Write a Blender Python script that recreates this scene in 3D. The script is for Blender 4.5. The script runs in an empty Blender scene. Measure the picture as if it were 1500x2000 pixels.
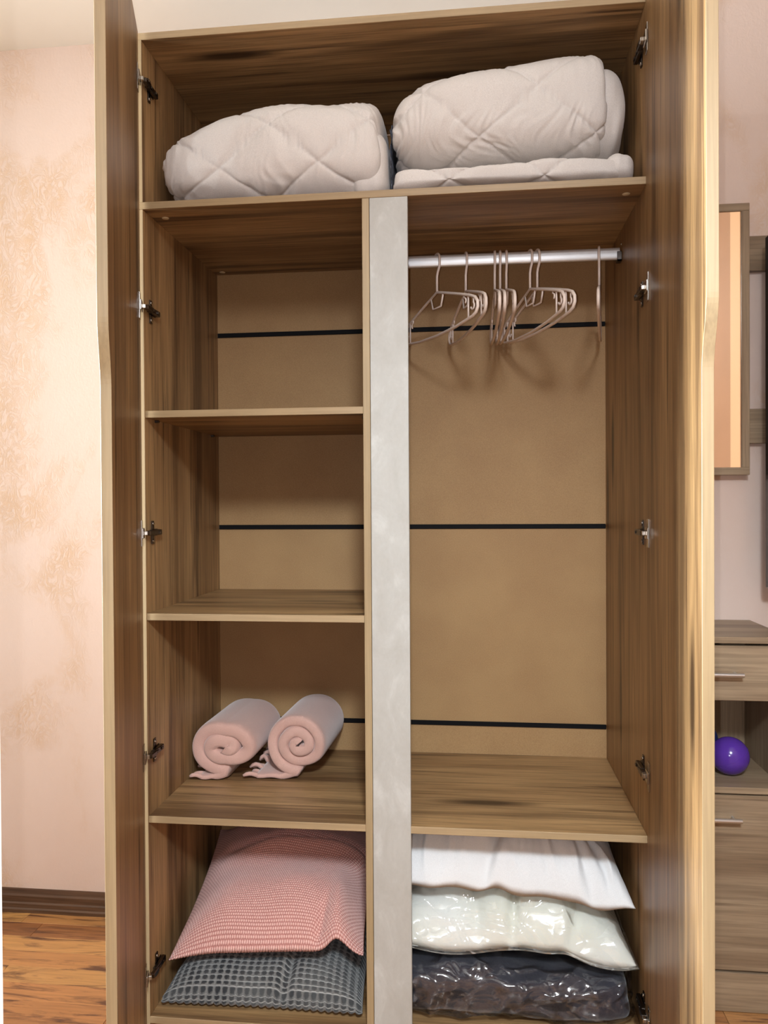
import bpy, bmesh, math, random
from mathutils import Vector, Matrix, noise

random.seed(7)
S = bpy.context.scene
COL = S.collection

# ------------------------------------------------------------------ camera
CAM = Vector((0.7486, -1.7338, 1.2522))
YAW, PITCH, ROLL, FPX = 0.11322, -0.010196, -0.006065, 1536.77
F = Vector((-math.sin(YAW) * math.cos(PITCH), math.cos(YAW) * math.cos(PITCH), math.sin(PITCH)))
R0 = Vector((math.cos(YAW), math.sin(YAW), 0))
U0 = R0.cross(F)
R = R0 * math.cos(ROLL) + U0 * math.sin(ROLL)
U = U0 * math.cos(ROLL) - R0 * math.sin(ROLL)
cd = bpy.data.cameras.new('camera')
cam = bpy.data.objects.new('camera', cd)
COL.objects.link(cam)
cd.sensor_fit = 'VERTICAL'
cd.sensor_height = 36
cd.lens = FPX / 2000 * 36
cd.clip_start = 0.02
m = Matrix((R, U, -F)).transposed().to_4x4()
m.translation = CAM
cam.matrix_world = m
S.camera = cam

# ------------------------------------------------------------------ world, lights, exposure
S.view_settings.view_transform = 'Standard'
S.view_settings.look = 'None'
S.view_settings.exposure = 0.0
S.view_settings.gamma = 1.0
S.view_settings.use_curve_mapping = False
w = bpy.data.worlds.new('world')
S.world = w
w.use_nodes = True
w.node_tree.nodes['Background'].inputs[0].default_value = (0.75, 0.85, 1.0, 1)
w.node_tree.nodes['Background'].inputs[1].default_value = 0.6


def lamp(name, kind, loc, power, color, **kw):
    d = bpy.data.lights.new(name, kind)
    d.energy = power
    d.color = color
    for k, v in kw.items():
        setattr(d, k, v)
    o = bpy.data.objects.new(name, d)
    o.location = loc
    COL.objects.link(o)
    return o


# the phone's own flash, two centimetres to the left of its lens
lamp('phone_flash', 'POINT', CAM - R * 0.020 + U * 0.004, 21.5, (1.0, 1.0, 1.05), shadow_soft_size=0.003)
# the room's ceiling lamp, behind the photographer
lamp('ceiling_lamp', 'POINT', (0.92, -2.35, 2.42), 55, (0.97, 1.04, 1.15), shadow_soft_size=0.15)
# added fill spot, unseen, brightening the lower half of the wardrobe
o = lamp('lower_fill_spot', 'SPOT', (0.98, -2.50, 2.43), 205, (0.88, 1.02, 1.10), shadow_soft_size=0.14, spot_size=math.radians(58), spot_blend=1.0)
o.rotation_euler = (Vector((0.58, 0.30, 0.15)) - Vector(o.location)).to_track_quat('-Z', 'Y').to_euler()
# daylight through the window in the left wall
o = lamp('window_daylight', 'AREA', (-3.66, -0.82, 1.66), 93, (0.98, 1.06, 1.08), shape='RECTANGLE', size=1.7, size_y=0.75, spread=math.radians(60))
o.rotation_euler = (0, math.radians(-90), 0)

# ------------------------------------------------------------------ material helpers


def lin(r, g, b):
    f = lambda c: (c / 255 / 12.92) if c <= 10 else (((c / 255) + 0.055) / 1.055) ** 2.4
    return (f(r), f(g), f(b), 1)


class NT:
    def __init__(s, name):
        s.m = bpy.data.materials.new(name)
        s.m.use_nodes = True
        s.t = s.m.node_tree
        s.b = s.t.nodes['Principled BSDF']
        s.out = s.t.nodes['Material Output']

    def n(s, typ, **kw):
        x = s.t.nodes.new(typ)
        for k, v in kw.items():
            setattr(x, k, v)
        return x

    def l(s, a, b):
        s.t.links.new(a, b)

    def set(s, node, **kw):
        for k, v in kw.items():
            node.inputs[k.replace('_', ' ')].default_value = v
        return node

    def coord(s, scale, rnd=0.0, kind='Object'):
        tc = s.n('ShaderNodeTexCoord')
        mp = s.n('ShaderNodeMapping')
        mp.inputs['Scale'].default_value = scale
        s.l(tc.outputs[kind], mp.inputs['Vector'])
        if rnd:
            oi = s.n('ShaderNodeObjectInfo')
            ml = s.n('ShaderNodeMath', operation='MULTIPLY')
            ml.inputs[1].default_value = rnd
            s.l(oi.outputs['Random'], ml.inputs[0])
            s.l(ml.outputs[0], mp.inputs['Location'])
        return mp.outputs[0]

    def noise(s, vec, scale=1, detail=4, rough=0.55, dist=0.0):
        x = s.n('ShaderNodeTexNoise')
        s.set(x, Scale=scale, Detail=detail, Roughness=rough, Distortion=dist)
        s.l(vec, x.inputs['Vector'])
        return x.outputs['Fac']

    def ramp(s, fac, stops):
        x = s.n('ShaderNodeValToRGB')
        e = x.color_ramp.elements
        while len(e) < len(stops):
            e.new(0.5)
        for i, (p, c) in enumerate(stops):
            e[i].position = p
            e[i].color = c if len(c) == 4 else (*c, 1)
        s.l(fac, x.inputs[0])
        return x.outputs[0]

    def mix(s, fac, a, b, blend='MIX'):
        x = s.n('ShaderNodeMix', data_type='RGBA', blend_type=blend)
        for sock, v in ((x.inputs[0], fac), (x.inputs[6], a), (x.inputs[7], b)):
            if hasattr(v, 'is_linked') or hasattr(v, 'links'):
                s.l(v, sock)
            else:
                sock.default_value = v
        return x.outputs[2]

    def math(s, op, a, b=None):
        x = s.n('ShaderNodeMath', operation=op)
        for sock, v in ((x.inputs[0], a), (x.inputs[1], b)):
            if v is None:
                continue
            if hasattr(v, 'links'):
                s.l(v, sock)
            else:
                sock.default_value = v
        return x.outputs[0]

    def bump(s, h, strength=0.3, dist=0.002):
        x = s.n('ShaderNodeBump')
        s.set(x, Strength=strength, Distance=dist)
        s.l(h, x.inputs['Height'])
        s.l(x.outputs[0], s.b.inputs['Normal'])

    def base(s, c):
        if hasattr(c, 'links'):
            s.l(c, s.b.inputs['Base Color'])
        else:
            s.b.inputs['Base Color'].default_value = c


K1, K0 = (1, 1, 1, 1), (0, 0, 0, 1)


def ax(axis, along, across):
    v = [across] * 3
    v['xyz'.index(axis)] = along
    return tuple(v)


def wood(name, axis, light, mid, dark, streak=0.8, knots=True, rough=0.42, fine=0.35, spec=0.4):
    n = NT(name)
    band = n.noise(n.coord(ax(axis, 0.9, 9), 13), 1, 5, 0.6, 0.25)
    col = n.ramp(band, [(0.36, mid), (0.62, light)])
    pores = n.noise(n.coord(ax(axis, 5, 190), 7), 1, 3, 0.6)
    pr = n.ramp(pores, [(0.38, (1 - fine,) * 3), (0.58, K1)])
    col = n.mix(1.0, col, pr, 'MULTIPLY')
    if streak:
        st = n.noise(n.coord(ax(axis, 0.75, 13), 29), 1, 4, 0.55, 0.5)
        sr = n.ramp(st, [(0.53, K0), (0.66, K1)])
        col = n.mix(n.math('MULTIPLY', sr, streak * 0.8), col, dark)
        s2 = n.noise(n.coord(ax(axis, 1.3, 34), 41), 1, 5, 0.6, 0.35)
        col = n.mix(n.math('MULTIPLY', n.ramp(s2, [(0.57, K0), (0.68, K1)]), streak), col, dark)
    if knots:
        v = n.n('ShaderNodeTexVoronoi')
        n.set(v, Scale=1.0, Randomness=1.0)
        n.l(n.coord(ax(axis, 1.7, 10.0), 17), v.inputs['Vector'])
        kr = n.ramp(v.outputs['Distance'], [(0.10, K1), (0.26, K0)])
        mask = n.math('GREATER_THAN', n.n('ShaderNodeSeparateColor').outputs[0], 0.40)
        sc = mask.node.inputs[0].links[0].from_node
        n.l(v.outputs['Color'], sc.inputs[0])
        col = n.mix(n.math('MULTIPLY', n.math('MULTIPLY', kr, mask), 0.9), col, (dark[0] * 0.45, dark[1] * 0.42, dark[2] * 0.4, 1))
    n.base(col)
    n.b.inputs['Roughness'].default_value = rough
    n.b.inputs['Specular IOR Level'].default_value = spec
    n.bump(pores, 0.12, 0.0006)
    return n.m


def plain(name, c, rough=0.5, metal=0.0, spec=0.5, nscale=0, namp=0.08, bump=0.0, bscale=300):
    n = NT(name)
    if nscale:
        f = n.noise(n.coord((nscale,) * 3, 5), 1, 4)
        n.base(n.ramp(f, [(0.3, tuple(x * (1 - namp) for x in c[:3])), (0.7, tuple(min(1, x * (1 + namp)) for x in c[:3]))]))
    else:
        n.base(c)
    n.b.inputs['Roughness'].default_value = rough
    n.b.inputs['Metallic'].default_value = metal
    n.b.inputs['Specular IOR Level'].default_value = spec
    if bump:
        n.bump(n.noise(n.coord((bscale,) * 3), 1, 3), bump, 0.002)
    return n.m


OAK = dict(light=lin(182, 145, 100), mid=lin(142, 107, 70), dark=lin(74, 50, 32))
M = {}
M['oak_z'] = wood('oak_vertical', 'z', **OAK)
M['oak_x'] = wood('oak_along', 'x', **OAK)
M['edge_x'] = wood('oak_edge_along', 'x', lin(180, 155, 120), lin(166, 140, 104), lin(138, 110, 78), streak=0.25, knots=False, fine=0.12)
M['edge_z'] = wood('oak_edge_vertical', 'z', lin(180, 157, 122), lin(166, 142, 106), lin(138, 110, 78), streak=0.25, knots=False, fine=0.12)
SON = dict(light=lin(176, 154, 126), mid=lin(144, 121, 96), dark=lin(104, 84, 66))
M['sonoma_x'] = wood('grey_oak_along', 'x', **SON, streak=0.6, knots=False, fine=0.22)
M['sonoma_z'] = wood('grey_oak_vertical', 'z', **SON, streak=0.6, knots=False, fine=0.22)
M['skirt'] = wood('skirting_brown', 'x', lin(112, 84, 62), lin(92, 66, 48), lin(66, 46, 33), streak=0.6, knots=False)


def mat_fibre():
    n = NT('bare_fibreboard')
    a = n.noise(n.coord((420, 420, 420), 3), 1, 3, 0.7)
    b = n.noise(n.coord((6, 6, 6), 3), 1, 3)
    c = n.ramp(a, [(0.3, lin(152, 118, 79)), (0.72, lin(184, 148, 104))])
    c = n.mix(0.35, c, n.ramp(b, [(0.3, lin(150, 114, 78)), (0.7, lin(180, 146, 102))]))
    n.base(c)
    n.b.inputs['Roughness'].default_value = 0.6
    n.b.inputs['Specular IOR Level'].default_value = 0.25
    return n.m


M['fibre'] = mat_fibre()
M['black'] = plain('black_plastic', lin(14, 13, 15), 0.7, spec=0.15)


def mat_panel():
    n = NT('pale_stone_laminate')
    a = n.noise(n.coord((16, 16, 9), 0), 1, 6, 0.65, 0.6)
    f = n.noise(n.coord((150, 150, 90), 0), 1, 3)
    c = n.ramp(a, [(0.35, lin(176, 173, 166)), (0.55, lin(184, 182, 176)), (0.72, lin(200, 199, 194))])
    n.base(n.mix(0.12, c, n.ramp(f, [(0.3, lin(180, 174, 164)), (0.7, lin(206, 202, 194))])))
    n.b.inputs['Roughness'].default_value = 0.5
    n.bump(f, 0.08, 0.001)
    return n.m


M['panel'] = mat_panel()


def wallpaper(name, base, warm, pale):
    n = NT(name)
    big = n.noise(n.coord((3.2, 3.2, 2.2)), 1, 4, 0.6, 0.4)
    fib = n.noise(n.coord((24, 24, 17)), 1, 7, 0.66, 2.2)
    fine = n.noise(n.coord((95, 95, 60)), 1, 4, 0.6, 1.0)
    ridge = n.math('SUBTRACT', 1.0, n.math('MULTIPLY', n.math('ABSOLUTE', n.math('SUBTRACT', fib, 0.5)), 9.0))
    ridge = n.math('MAXIMUM', ridge, 0.0)
    patch = n.ramp(big, [(0.50, K0), (0.66, K1)])
    c = n.mix(n.ramp(big, [(0.3, K0), (0.7, K1)]), pale, base)
    c = n.mix(n.math('MULTIPLY', n.math('MULTIPLY', ridge, patch), 0.60), c, warm)
    n.base(c)
    n.b.inputs['Roughness'].default_value = 0.62
    n.b.inputs['Specular IOR Level'].default_value = 0.3
    h = n.math('ADD', n.math('MULTIPLY', ridge, n.math('ADD', n.math('MULTIPLY', patch, 1.0), 0.06)), n.math('MULTIPLY', fine, 0.3))
    n.bump(h, 0.30, 0.004)
    return n.m


M['wallpaper'] = wallpaper('embossed_wallpaper', lin(230, 206, 190), lin(220, 180, 134), lin(234, 213, 201))
M['ceiling'] = plain('ceiling_white', lin(250, 248, 240), 0.8, spec=0.1, nscale=3, namp=0.02)
M['tan_wall'] = plain('tan_wall_paint', lin(168, 146, 128), 0.7, nscale=4, namp=0.05)
M['right_wall'] = plain('terracotta_wall_paint', lin(122, 90, 66), 0.7, nscale=4, namp=0.05)
M['white'] = plain('white_paint', lin(245, 243, 238), 0.35)


def mat_plank():
    n = NT('parquet_strip')
    oi = n.n('ShaderNodeObjectInfo')
    tone = n.ramp(oi.outputs['Random'], [(0.0, lin(158, 106, 66)), (0.35, lin(204, 144, 90)), (0.7, lin(226, 174, 106)), (1.0, lin(180, 124, 80))])
    g = n.noise(n.coord((2.2, 13, 13), 31), 1, 6, 0.62, 2.6)
    fg = n.noise(n.coord((8, 150, 150), 31), 1, 3)
    c = n.mix(n.ramp(g, [(0.50, K0), (0.64, K1)]), tone, lin(112, 74, 52))
    c = n.mix(1.0, c, n.ramp(fg, [(0.3, (0.8,) * 3), (0.6, K1)]), 'MULTIPLY')
    n.base(c)
    n.b.inputs['Roughness'].default_value = 0.32
    return n.m


M['plank'] = mat_plank()
M['floor_base'] = plain('floor_base', lin(150, 138, 126), 0.5, nscale=12, namp=0.25)
M['chrome'] = plain('nickel_steel', lin(190, 182, 172), 0.25, 1.0)
M['dark_steel'] = plain('dark_nickel_steel', lin(92, 84, 78), 0.28, 1.0)
M['alu'] = plain('brushed_aluminium', lin(226, 224, 222), 0.38, 0.55, nscale=40, namp=0.03)
M['cap'] = plain('beige_cap', lin(206, 186, 150), 0.5)
M['hanger'] = plain('pinkish_beige_plastic', lin(232, 212, 198), 0.33)
M['handle'] = plain('satin_handle_metal', lin(205, 203, 203), 0.3, 0.9)
M['mirror'] = plain('mirror_silver', lin(232, 214, 196), 0.02, 1.0)
M['tv'] = plain('television_black', lin(14, 13, 16), 0.18)
M['band_strip'] = plain('mirror_band_tan', lin(162, 130, 100), 0.7)


def mat_ball():
    n = NT('purple_rubber')
    n.base(n.ramp(n.noise(n.coord((9, 9, 9)), 1, 3), [(0.35, lin(82, 48, 150)), (0.7, lin(96, 60, 166))]))
    n.b.inputs['Roughness'].default_value = 0.16
    return n.m


M['ball'] = mat_ball()
M['blue'] = plain('dark_blue_rubber', lin(16, 44, 104), 0.3)


def cloth(name, c1, c2, bump=0.25, bscale=900, sheen=0.2, rough=0.85, big=7):
    n = NT(name)
    f = n.noise(n.coord((bscale,) * 3), 1, 2)
    b = n.noise(n.coord((big,) * 3), 1, 3)
    n.base(n.mix(n.ramp(f, [(0.3, K0), (0.7, K1)]), n.mix(n.ramp(b, [(0.35, K0), (0.65, K1)]), c1, c2), tuple(x * 0.9 for x in c1[:3]) + (1,)))
    n.b.inputs['Roughness'].default_value = rough
    n.b.inputs['Sheen Weight'].default_value = sheen
    n.b.inputs['Specular IOR Level'].default_value = 0.2
    n.bump(f, bump, 0.0015)
    return n.m


M['quilt'] = cloth('white_microfibre', lin(226, 218, 212), lin(232, 225, 219), 0.08, 500)
M['white_cotton'] = cloth('white_cotton', lin(238, 238, 238), lin(243, 243, 243), 0.06, 700)
M['ivory'] = cloth('ivory_pillow_fabric', lin(238, 238, 234), lin(234, 230, 208), 0.06, 700, big=4)
M['fleece'] = cloth('pink_fleece', lin(214, 172, 158), lin(206, 163, 150), 0.5, 420, 0.5)
M['dark_blanket'] = cloth('charcoal_fleece', lin(62, 62, 72), lin(46, 46, 54), 0.5, 200, 0.4, big=18)
M['grey_bag'] = plain('grey_blue_plastic', lin(112, 116, 128), 0.22, nscale=30, namp=0.3)


def mat_squares():
    n = NT('grey_square_plush')
    uv = n.n('ShaderNodeUVMap')
    sp = n.n('ShaderNodeSeparateXYZ')
    n.l(uv.outputs[0], sp.inputs[0])
    uu = n.math('MULTIPLY', sp.outputs[0], 27.0)
    vv = n.math('MULTIPLY', n.math('POWER', sp.outputs[1], 0.62), 30.0)
    f = n.noise(n.coord((260,) * 3), 1, 4)
    big = n.noise(n.coord((9,) * 3), 1, 2)
    su = n.math('ABSOLUTE', n.math('SINE', n.math('MULTIPLY', uu, math.pi)))
    sv = n.math('ABSOLUTE', n.math('SINE', n.math('MULTIPLY', vv, math.pi)))
    h = n.math('MULTIPLY', su, sv)
    hh = n.math('ADD', h, n.math('MULTIPLY', n.math('SUBTRACT', f, 0.5), 0.7))
    c = n.ramp(hh, [(0.25, lin(124, 124, 122)), (0.62, lin(48, 50, 53))])  # squares darker: shade of their recesses painted into the colour
    c = n.mix(n.ramp(big, [(0.35, K0), (0.75, (0.6, 0.6, 0.6, 1))]), c, lin(106, 107, 106))
    line = n.math('MULTIPLY', n.math('LESS_THAN', sv, 0.16), n.ramp(big, [(0.3, (0.25,) * 3), (0.6, (0.9,) * 3)]))
    n.base(n.mix(line, c, lin(186, 186, 182)))
    n.b.inputs['Roughness'].default_value = 0.9
    n.b.inputs['Sheen Weight'].default_value = 0.35
    n.b.inputs['Specular IOR Level'].default_value = 0.1
    n.bump(hh, 0.5, 0.003)
    return n.m


def mat_waffle():
    n = NT('pink_waffle_plush')
    uv = n.n('ShaderNodeUVMap')
    sp = n.n('ShaderNodeSeparateXYZ')
    n.l(uv.outputs[0], sp.inputs[0])
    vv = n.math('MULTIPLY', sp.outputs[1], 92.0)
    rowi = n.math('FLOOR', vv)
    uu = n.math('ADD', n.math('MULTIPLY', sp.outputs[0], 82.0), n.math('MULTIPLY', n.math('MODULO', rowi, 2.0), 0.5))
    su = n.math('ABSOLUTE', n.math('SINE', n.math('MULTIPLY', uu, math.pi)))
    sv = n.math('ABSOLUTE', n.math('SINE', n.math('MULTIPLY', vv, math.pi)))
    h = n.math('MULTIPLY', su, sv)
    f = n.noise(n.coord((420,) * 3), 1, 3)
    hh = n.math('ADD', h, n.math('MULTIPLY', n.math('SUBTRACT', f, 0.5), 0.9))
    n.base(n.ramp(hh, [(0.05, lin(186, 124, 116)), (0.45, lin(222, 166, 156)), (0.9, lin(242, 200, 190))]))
    n.b.inputs['Roughness'].default_value = 0.9
    n.b.inputs['Sheen Weight'].default_value = 0.3
    n.b.inputs['Specular IOR Level'].default_value = 0.1
    n.bump(hh, 0.6, 0.003)
    return n.m


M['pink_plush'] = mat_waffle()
M['grey_plush'] = mat_squares()


def mat_film():
    n = NT('clear_plastic_film')
    n.t.nodes.remove(n.b)
    tr = n.n('ShaderNodeBsdfTransparent')
    tr.inputs[0].default_value = (0.97, 0.97, 0.97, 1)
    gl = n.n('ShaderNodeBsdfGlossy')
    gl.inputs['Roughness'].default_value = 0.13
    gl.inputs['Color'].default_value = (1, 1, 1, 1)
    fr = n.n('ShaderNodeLayerWeight')
    fr.inputs['Blend'].default_value = 0.25
    mx = n.n('ShaderNodeMixShader')
    n.l(n.math('ADD', n.math('MULTIPLY', fr.outputs['Fresnel'], 0.7), 0.09), mx.inputs[0])
    n.l(tr.outputs[0], mx.inputs[1])
    n.l(gl.outputs[0], mx.inputs[2])
    n.l(mx.outputs[0], n.out.inputs['Surface'])
    a1 = n.noise(n.coord((5, 4, 8)), 1, 1, 0.4, 1.8)
    a2 = n.noise(n.coord((17, 12, 24)), 1, 1, 0.5, 1.0)
    cr = n.math('ADD', n.math('ABSOLUTE', n.math('SUBTRACT', a1, 0.5)), n.math('MULTIPLY', n.math('ABSOLUTE', n.math('SUBTRACT', a2, 0.5)), 0.25))
    bp = n.n('ShaderNodeBump')
    n.set(bp, Strength=0.8, Distance=0.05)
    n.l(cr, bp.inputs['Height'])
    n.l(bp.outputs[0], gl.inputs['Normal'])
    return n.m


M['film'] = mat_film()

# ------------------------------------------------------------------ object helpers


def link(name, me, parent=None):
    o = bpy.data.objects.new(name, me)
    COL.objects.link(o)
    if parent:
        o.parent = parent
    return o


def thing(name, label, cat, loc=(0, 0, 0), rotz=0, group=None):
    o = link(name, None)
    o.empty_display_size = 0.05
    o.location = loc
    o.rotation_euler = (0, 0, rotz)
    o['label'] = label
    o['category'] = cat
    if group:
        o['group'] = group
    return o


def tag(o, label, cat, group=None):
    o['label'] = label
    o['category'] = cat
    if group:
        o['group'] = group
    return o


def obj(name, bm, mats, parent=None, smooth=False):
    me = bpy.data.meshes.new(name)
    bm.normal_update()
    bm.to_mesh(me)
    bm.free()
    for x in (mats if isinstance(mats, (list, tuple)) else [mats]):
        me.materials.append(x)
    if smooth:
        me.polygons.foreach_set('use_smooth', [True] * len(me.polygons))
    return link(name, me, parent)


def box(bm, x0, x1, y0, y1, z0, z1, bev=0.0, mi=0):
    vs = [bm.verts.new((x, y, z)) for x in (x0, x1) for y in (y0, y1) for z in (z0, z1)]
    fs = []
    for q in ((0, 1, 3, 2), (4, 6, 7, 5), (0, 4, 5, 1), (2, 3, 7, 6), (0, 2, 6, 4), (1, 5, 7, 3)):
        f = bm.faces.new([vs[i] for i in q])
        f.material_index = mi
        fs.append(f)
    if bev:
        es = list({e for f in fs for e in f.edges})
        bmesh.ops.bevel(bm, geom=es, offset=bev, segments=1, affect='EDGES', profile=0.5)
    return fs


def board(name, x0, x1, y0, y1, z0, z1, mats, parent=None, edge=(0, -1, 0), bev=0.0008):
    bm = bmesh.new()
    box(bm, x0, x1, y0, y1, z0, z1, bev)
    bm.normal_update()
    e = Vector(edge)
    if isinstance(mats, tuple):
        for f in bm.faces:
            if f.normal.dot(e) > 0.6:
                f.material_index = 1
    return obj(name, bm, mats, parent)


def tube(bm, pts, r, seg=8, closed=False, caps=True, sq=1.0):
    pts = [Vector(p) for p in pts]
    n = len(pts)
    rings = []
    up = None
    for i, p in enumerate(pts):
        a = pts[(i - 1) % n] if (closed or i > 0) else p
        b = pts[(i + 1) % n] if (closed or i < n - 1) else p
        t = (b - a).normalized()
        if up is None:
            up = t.orthogonal().normalized()
        up = (up - t * up.dot(t)).normalized()
        sd = t.cross(up)
        rr = r[i] if isinstance(r, (list, tuple)) else r
        rings.append([bm.verts.new(p + up * math.cos(2 * math.pi * k / seg) * rr + sd * math.sin(2 * math.pi * k / seg) * rr * sq) for k in range(seg)])
    for i in range(n if closed else n - 1):
        A, B = rings[i], rings[(i + 1) % n]
        for k in range(seg):
            bm.faces.new((A[k], A[(k + 1) % seg], B[(k + 1) % seg], B[k]))
    if not closed and caps:
        bm.faces.new(rings[0][::-1])
        bm.faces.new(rings[-1])
    return rings


def lathe(bm, prof, seg=24, mat=None, mi=0):
    mat = mat or Matrix()
    rings = []
    for (r, z) in prof:
        rings.append([bm.verts.new(mat @ Vector((r * math.cos(2 * math.pi * k / seg), r * math.sin(2 * math.pi * k / seg), z))) for k in range(seg)])
    for A, B in zip(rings, rings[1:]):
        for k in range(seg):
            f = bm.faces.new((A[k], A[(k + 1) % seg], B[(k + 1) % seg], B[k]))
            f.material_index = mi
    bm.faces.new(rings[0][::-1]).material_index = mi
    bm.faces.new(rings[-1]).material_index = mi


def struct(o):
    o['kind'] = 'structure'
    return o


def sm(a, b, x):
    t = max(0.0, min(1.0, (x - a) / (b - a)))
    return t * t * (3 - 2 * t)


def fbm(x, y, z, o=3):
    return noise.fractal(Vector((x, y, z)), 0.9, 2.0, o)


# ------------------------------------------------------------------ room shell
WY = 0.557            # wall behind the wardrobe
XL, XR, YF, ZC = -3.6, 1.9, -3.4, 2.655
struct(board('wall_back', XL, XR, WY, WY + 0.12, 0, ZC, M['wallpaper'], bev=0))
struct(board('wall_right', XR, XR + 0.12, YF, WY, 0, ZC, M['right_wall'], bev=0))
struct(board('wall_front', XL, XR, YF - 0.12, YF, 0, ZC, M['tan_wall'], bev=0))
struct(board('ceiling', XL - 0.12, XR + 0.12, YF - 0.12, WY + 0.12, ZC, ZC + 0.1, M['ceiling'], bev=0))
bm = bmesh.new()      # left wall with a window opening
WY0, WY1, WZ0, WZ1 = -1.28, -0.36, 0.75, 2.58
box(bm, XL - 0.12, XL, YF, WY0, 0, ZC)
box(bm, XL - 0.12, XL, WY1, WY, 0, ZC)
box(bm, XL - 0.12, XL, WY0, WY1, 0, WZ0)
box(bm, XL - 0.12, XL, WY0, WY1, WZ1, ZC)
struct(obj('wall_left', bm, M['wallpaper']))
bm = bmesh.new()
for y0, y1 in ((WY0, WY0 + 0.06), (WY1 - 0.06, WY1)):
    box(bm, XL - 0.09, XL - 0.075, y0, y1, WZ0, WZ1)
for z0, z1 in ((WZ0, WZ0 + 0.06), (WZ1 - 0.06, WZ1)):
    box(bm, XL - 0.09, XL - 0.075, WY0 + 0.06, WY1 - 0.06, z0, z1)
struct(obj('window_1', bm, M['white']))

floor = struct(board('floor', XL, XR, YF, WY, -0.1, -0.006, M['floor_base'], bev=0))
lens = (0.42, 0.55, 0.48)
pm = []
PW = 0.0705
for L in lens:
    bm = bmesh.new()
    box(bm, 0.0004, L - 0.0004, 0.0004, PW - 0.0004, -0.0059, 0.0, 0.0007)
    me = bpy.data.meshes.new('plank')
    bm.to_mesh(me)
    bm.free()
    me.materials.append(M['plank'])
    pm.append(me)
row = 0
y = WY - 0.003 - PW
while y > -1.75:
    x = -1.6 + 0.02 * (row % 3)
    x += random.random() * 0.06
    i = row
    while x + lens[i % 3] < XR:
        if y > -1.05 or -0.4 < x < 1.6:
            p = link('plank', pm[i % 3], floor)
            p.location = (x, y, 0)
        x += lens[i % 3]
        i += 1
    if y > -1.05:
        p = link('plank', pm[i % 3], floor)
        p.location = (x, y, 0)
        p.scale.x = (XR - 0.002 - x) / lens[i % 3]
    y -= PW
    row += 1

# skirting board: a moulded profile run along the back wall, left of the wardrobe
prof = [(0, 0), (-0.022, 0), (-0.022, 0.010), (-0.018, 0.014), (-0.018, 0.026), (-0.014, 0.030), (-0.014, 0.048), (-0.010, 0.053), (-0.006, 0.064), (0, 0.066)]
bm = bmesh.new()
A = [bm.verts.new((XL, WY + a - 0.0005, b)) for a, b in prof]
B = [bm.verts.new((-0.022, WY + a - 0.0005, b)) for a, b in prof]
for k in range(len(prof)):
    j = (k + 1) % len(prof)
    bm.faces.new((A[k], A[j], B[j], B[k]))
bm.faces.new(A[::-1])
bm.faces.new(B)
struct(obj('baseboard_back', bm, M['skirt']))
# white doorway trim close to the photographer
bm = bmesh.new()
box(bm, 0.350, 0.4285, -1.262, -1.23, 0, ZC, 0.004)
box(bm, 0.350, 0.38, -1.268, -1.262, 0, ZC, 0.002)
struct(obj('trim_1', bm, M['white']))
struct(board('mirror_band', XR - 0.018, XR - 0.0005, -0.86, -0.73, 0, 2.6, M['band_strip']))  # strip added on the right wall to give the mirror its light band

# ------------------------------------------------------------------ wardrobe carcass
W, D, T = 1.1171, 0.5267, 0.016
ZT, Z1, ZA, ZB, ZL, Z0 = 2.3151, 1.9457, 1.4694, 1.0034, 0.5354, 0.0709
XD = 0.506
wr = thing('wardrobe', 'tall oak effect wardrobe standing open with shelves and hanging rail inside', 'wardrobe')
OX, OZ = (M['oak_x'], M['edge_x']), (M['oak_z'], M['edge_z'])
board('side_panel', -T, 0, 0, D + 0.004, 0, Z1 - T, OZ, wr)
board('side_panel', W, W + T, 0, D + 0.004, 0, Z1 - T, OZ, wr)
board('side_panel', -T, 0, 0.0, D + 0.004, Z1, ZT, OZ, wr)
board('side_panel', W, W + T, 0.0, D + 0.004, Z1, ZT, OZ, wr)
board('top_panel', -T, W + T, 0, D + 0.004, ZT, ZT + T, OX, wr)
board('bottom_panel', 0, W, 0, D, Z0 - T, Z0, OX, wr)
board('plinth', 0, W, 0.03, 0.046, 0, Z0 - T, OX, wr)
board('divider_panel', XD, XD + T, 0.0, D, Z0, Z1 - T, OZ, wr)
board('shelf', -T, W + T, -0.001, D, Z1 - T, Z1, OX, wr)['label'] = 'full width shelf under the quilts'
board('shelf', 0, XD, 0.002, D, ZA - T, ZA, OX, wr)
board('shelf', 0, XD, 0.002, D, ZB - T, ZB, OX, wr)
board('shelf', 0, XD, 0.002, D, ZL - T, ZL, OX, wr)
board('shelf', XD + T, W, 0.002, D, ZL - T, ZL, OX, wr)
board('filler_panel', XD + T + 0.001, 0.6075, -0.001, 0.015, Z0, Z1 - T - 0.0005, M['panel'], wr)['label'] = 'pale stone effect upright strip'
zs = [0.0, 0.6225, 1.1865, 1.7515, ZT]
for a, b in zip(zs, zs[1:]):
    board('back_panel', -T + 0.001, W + T - 0.001, D + 0.0005, D + 0.0035, a + 0.003, b - 0.003, M['fibre'], wr, bev=0)
for z in zs[1:4]:
    bm = bmesh.new()
    box(bm, 0.001, XD - 0.001, D - 0.0035, D - 0.0003, z - 0.0065, z + 0.0065, 0.0008)
    box(bm, XD + T + 0.001, W - 0.001, D - 0.0035, D - 0.0003, z - 0.0065, z + 0.0065, 0.0008)
    obj('joint_strip', bm, M['black'], wr)
for x, y in ((0.03, 0.06), (0.025, 0.498), (1.085, 0.05), (1.09, 0.49)):
    bm = bmesh.new()
    lathe(bm, [(0.0075, -0.0016), (0.0085, -0.0006), (0.0085, 0)], 16, Matrix.Translation((x, y, Z1 - T)))
    obj('fitting_cap', bm, M['cap'], wr, True)
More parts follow.
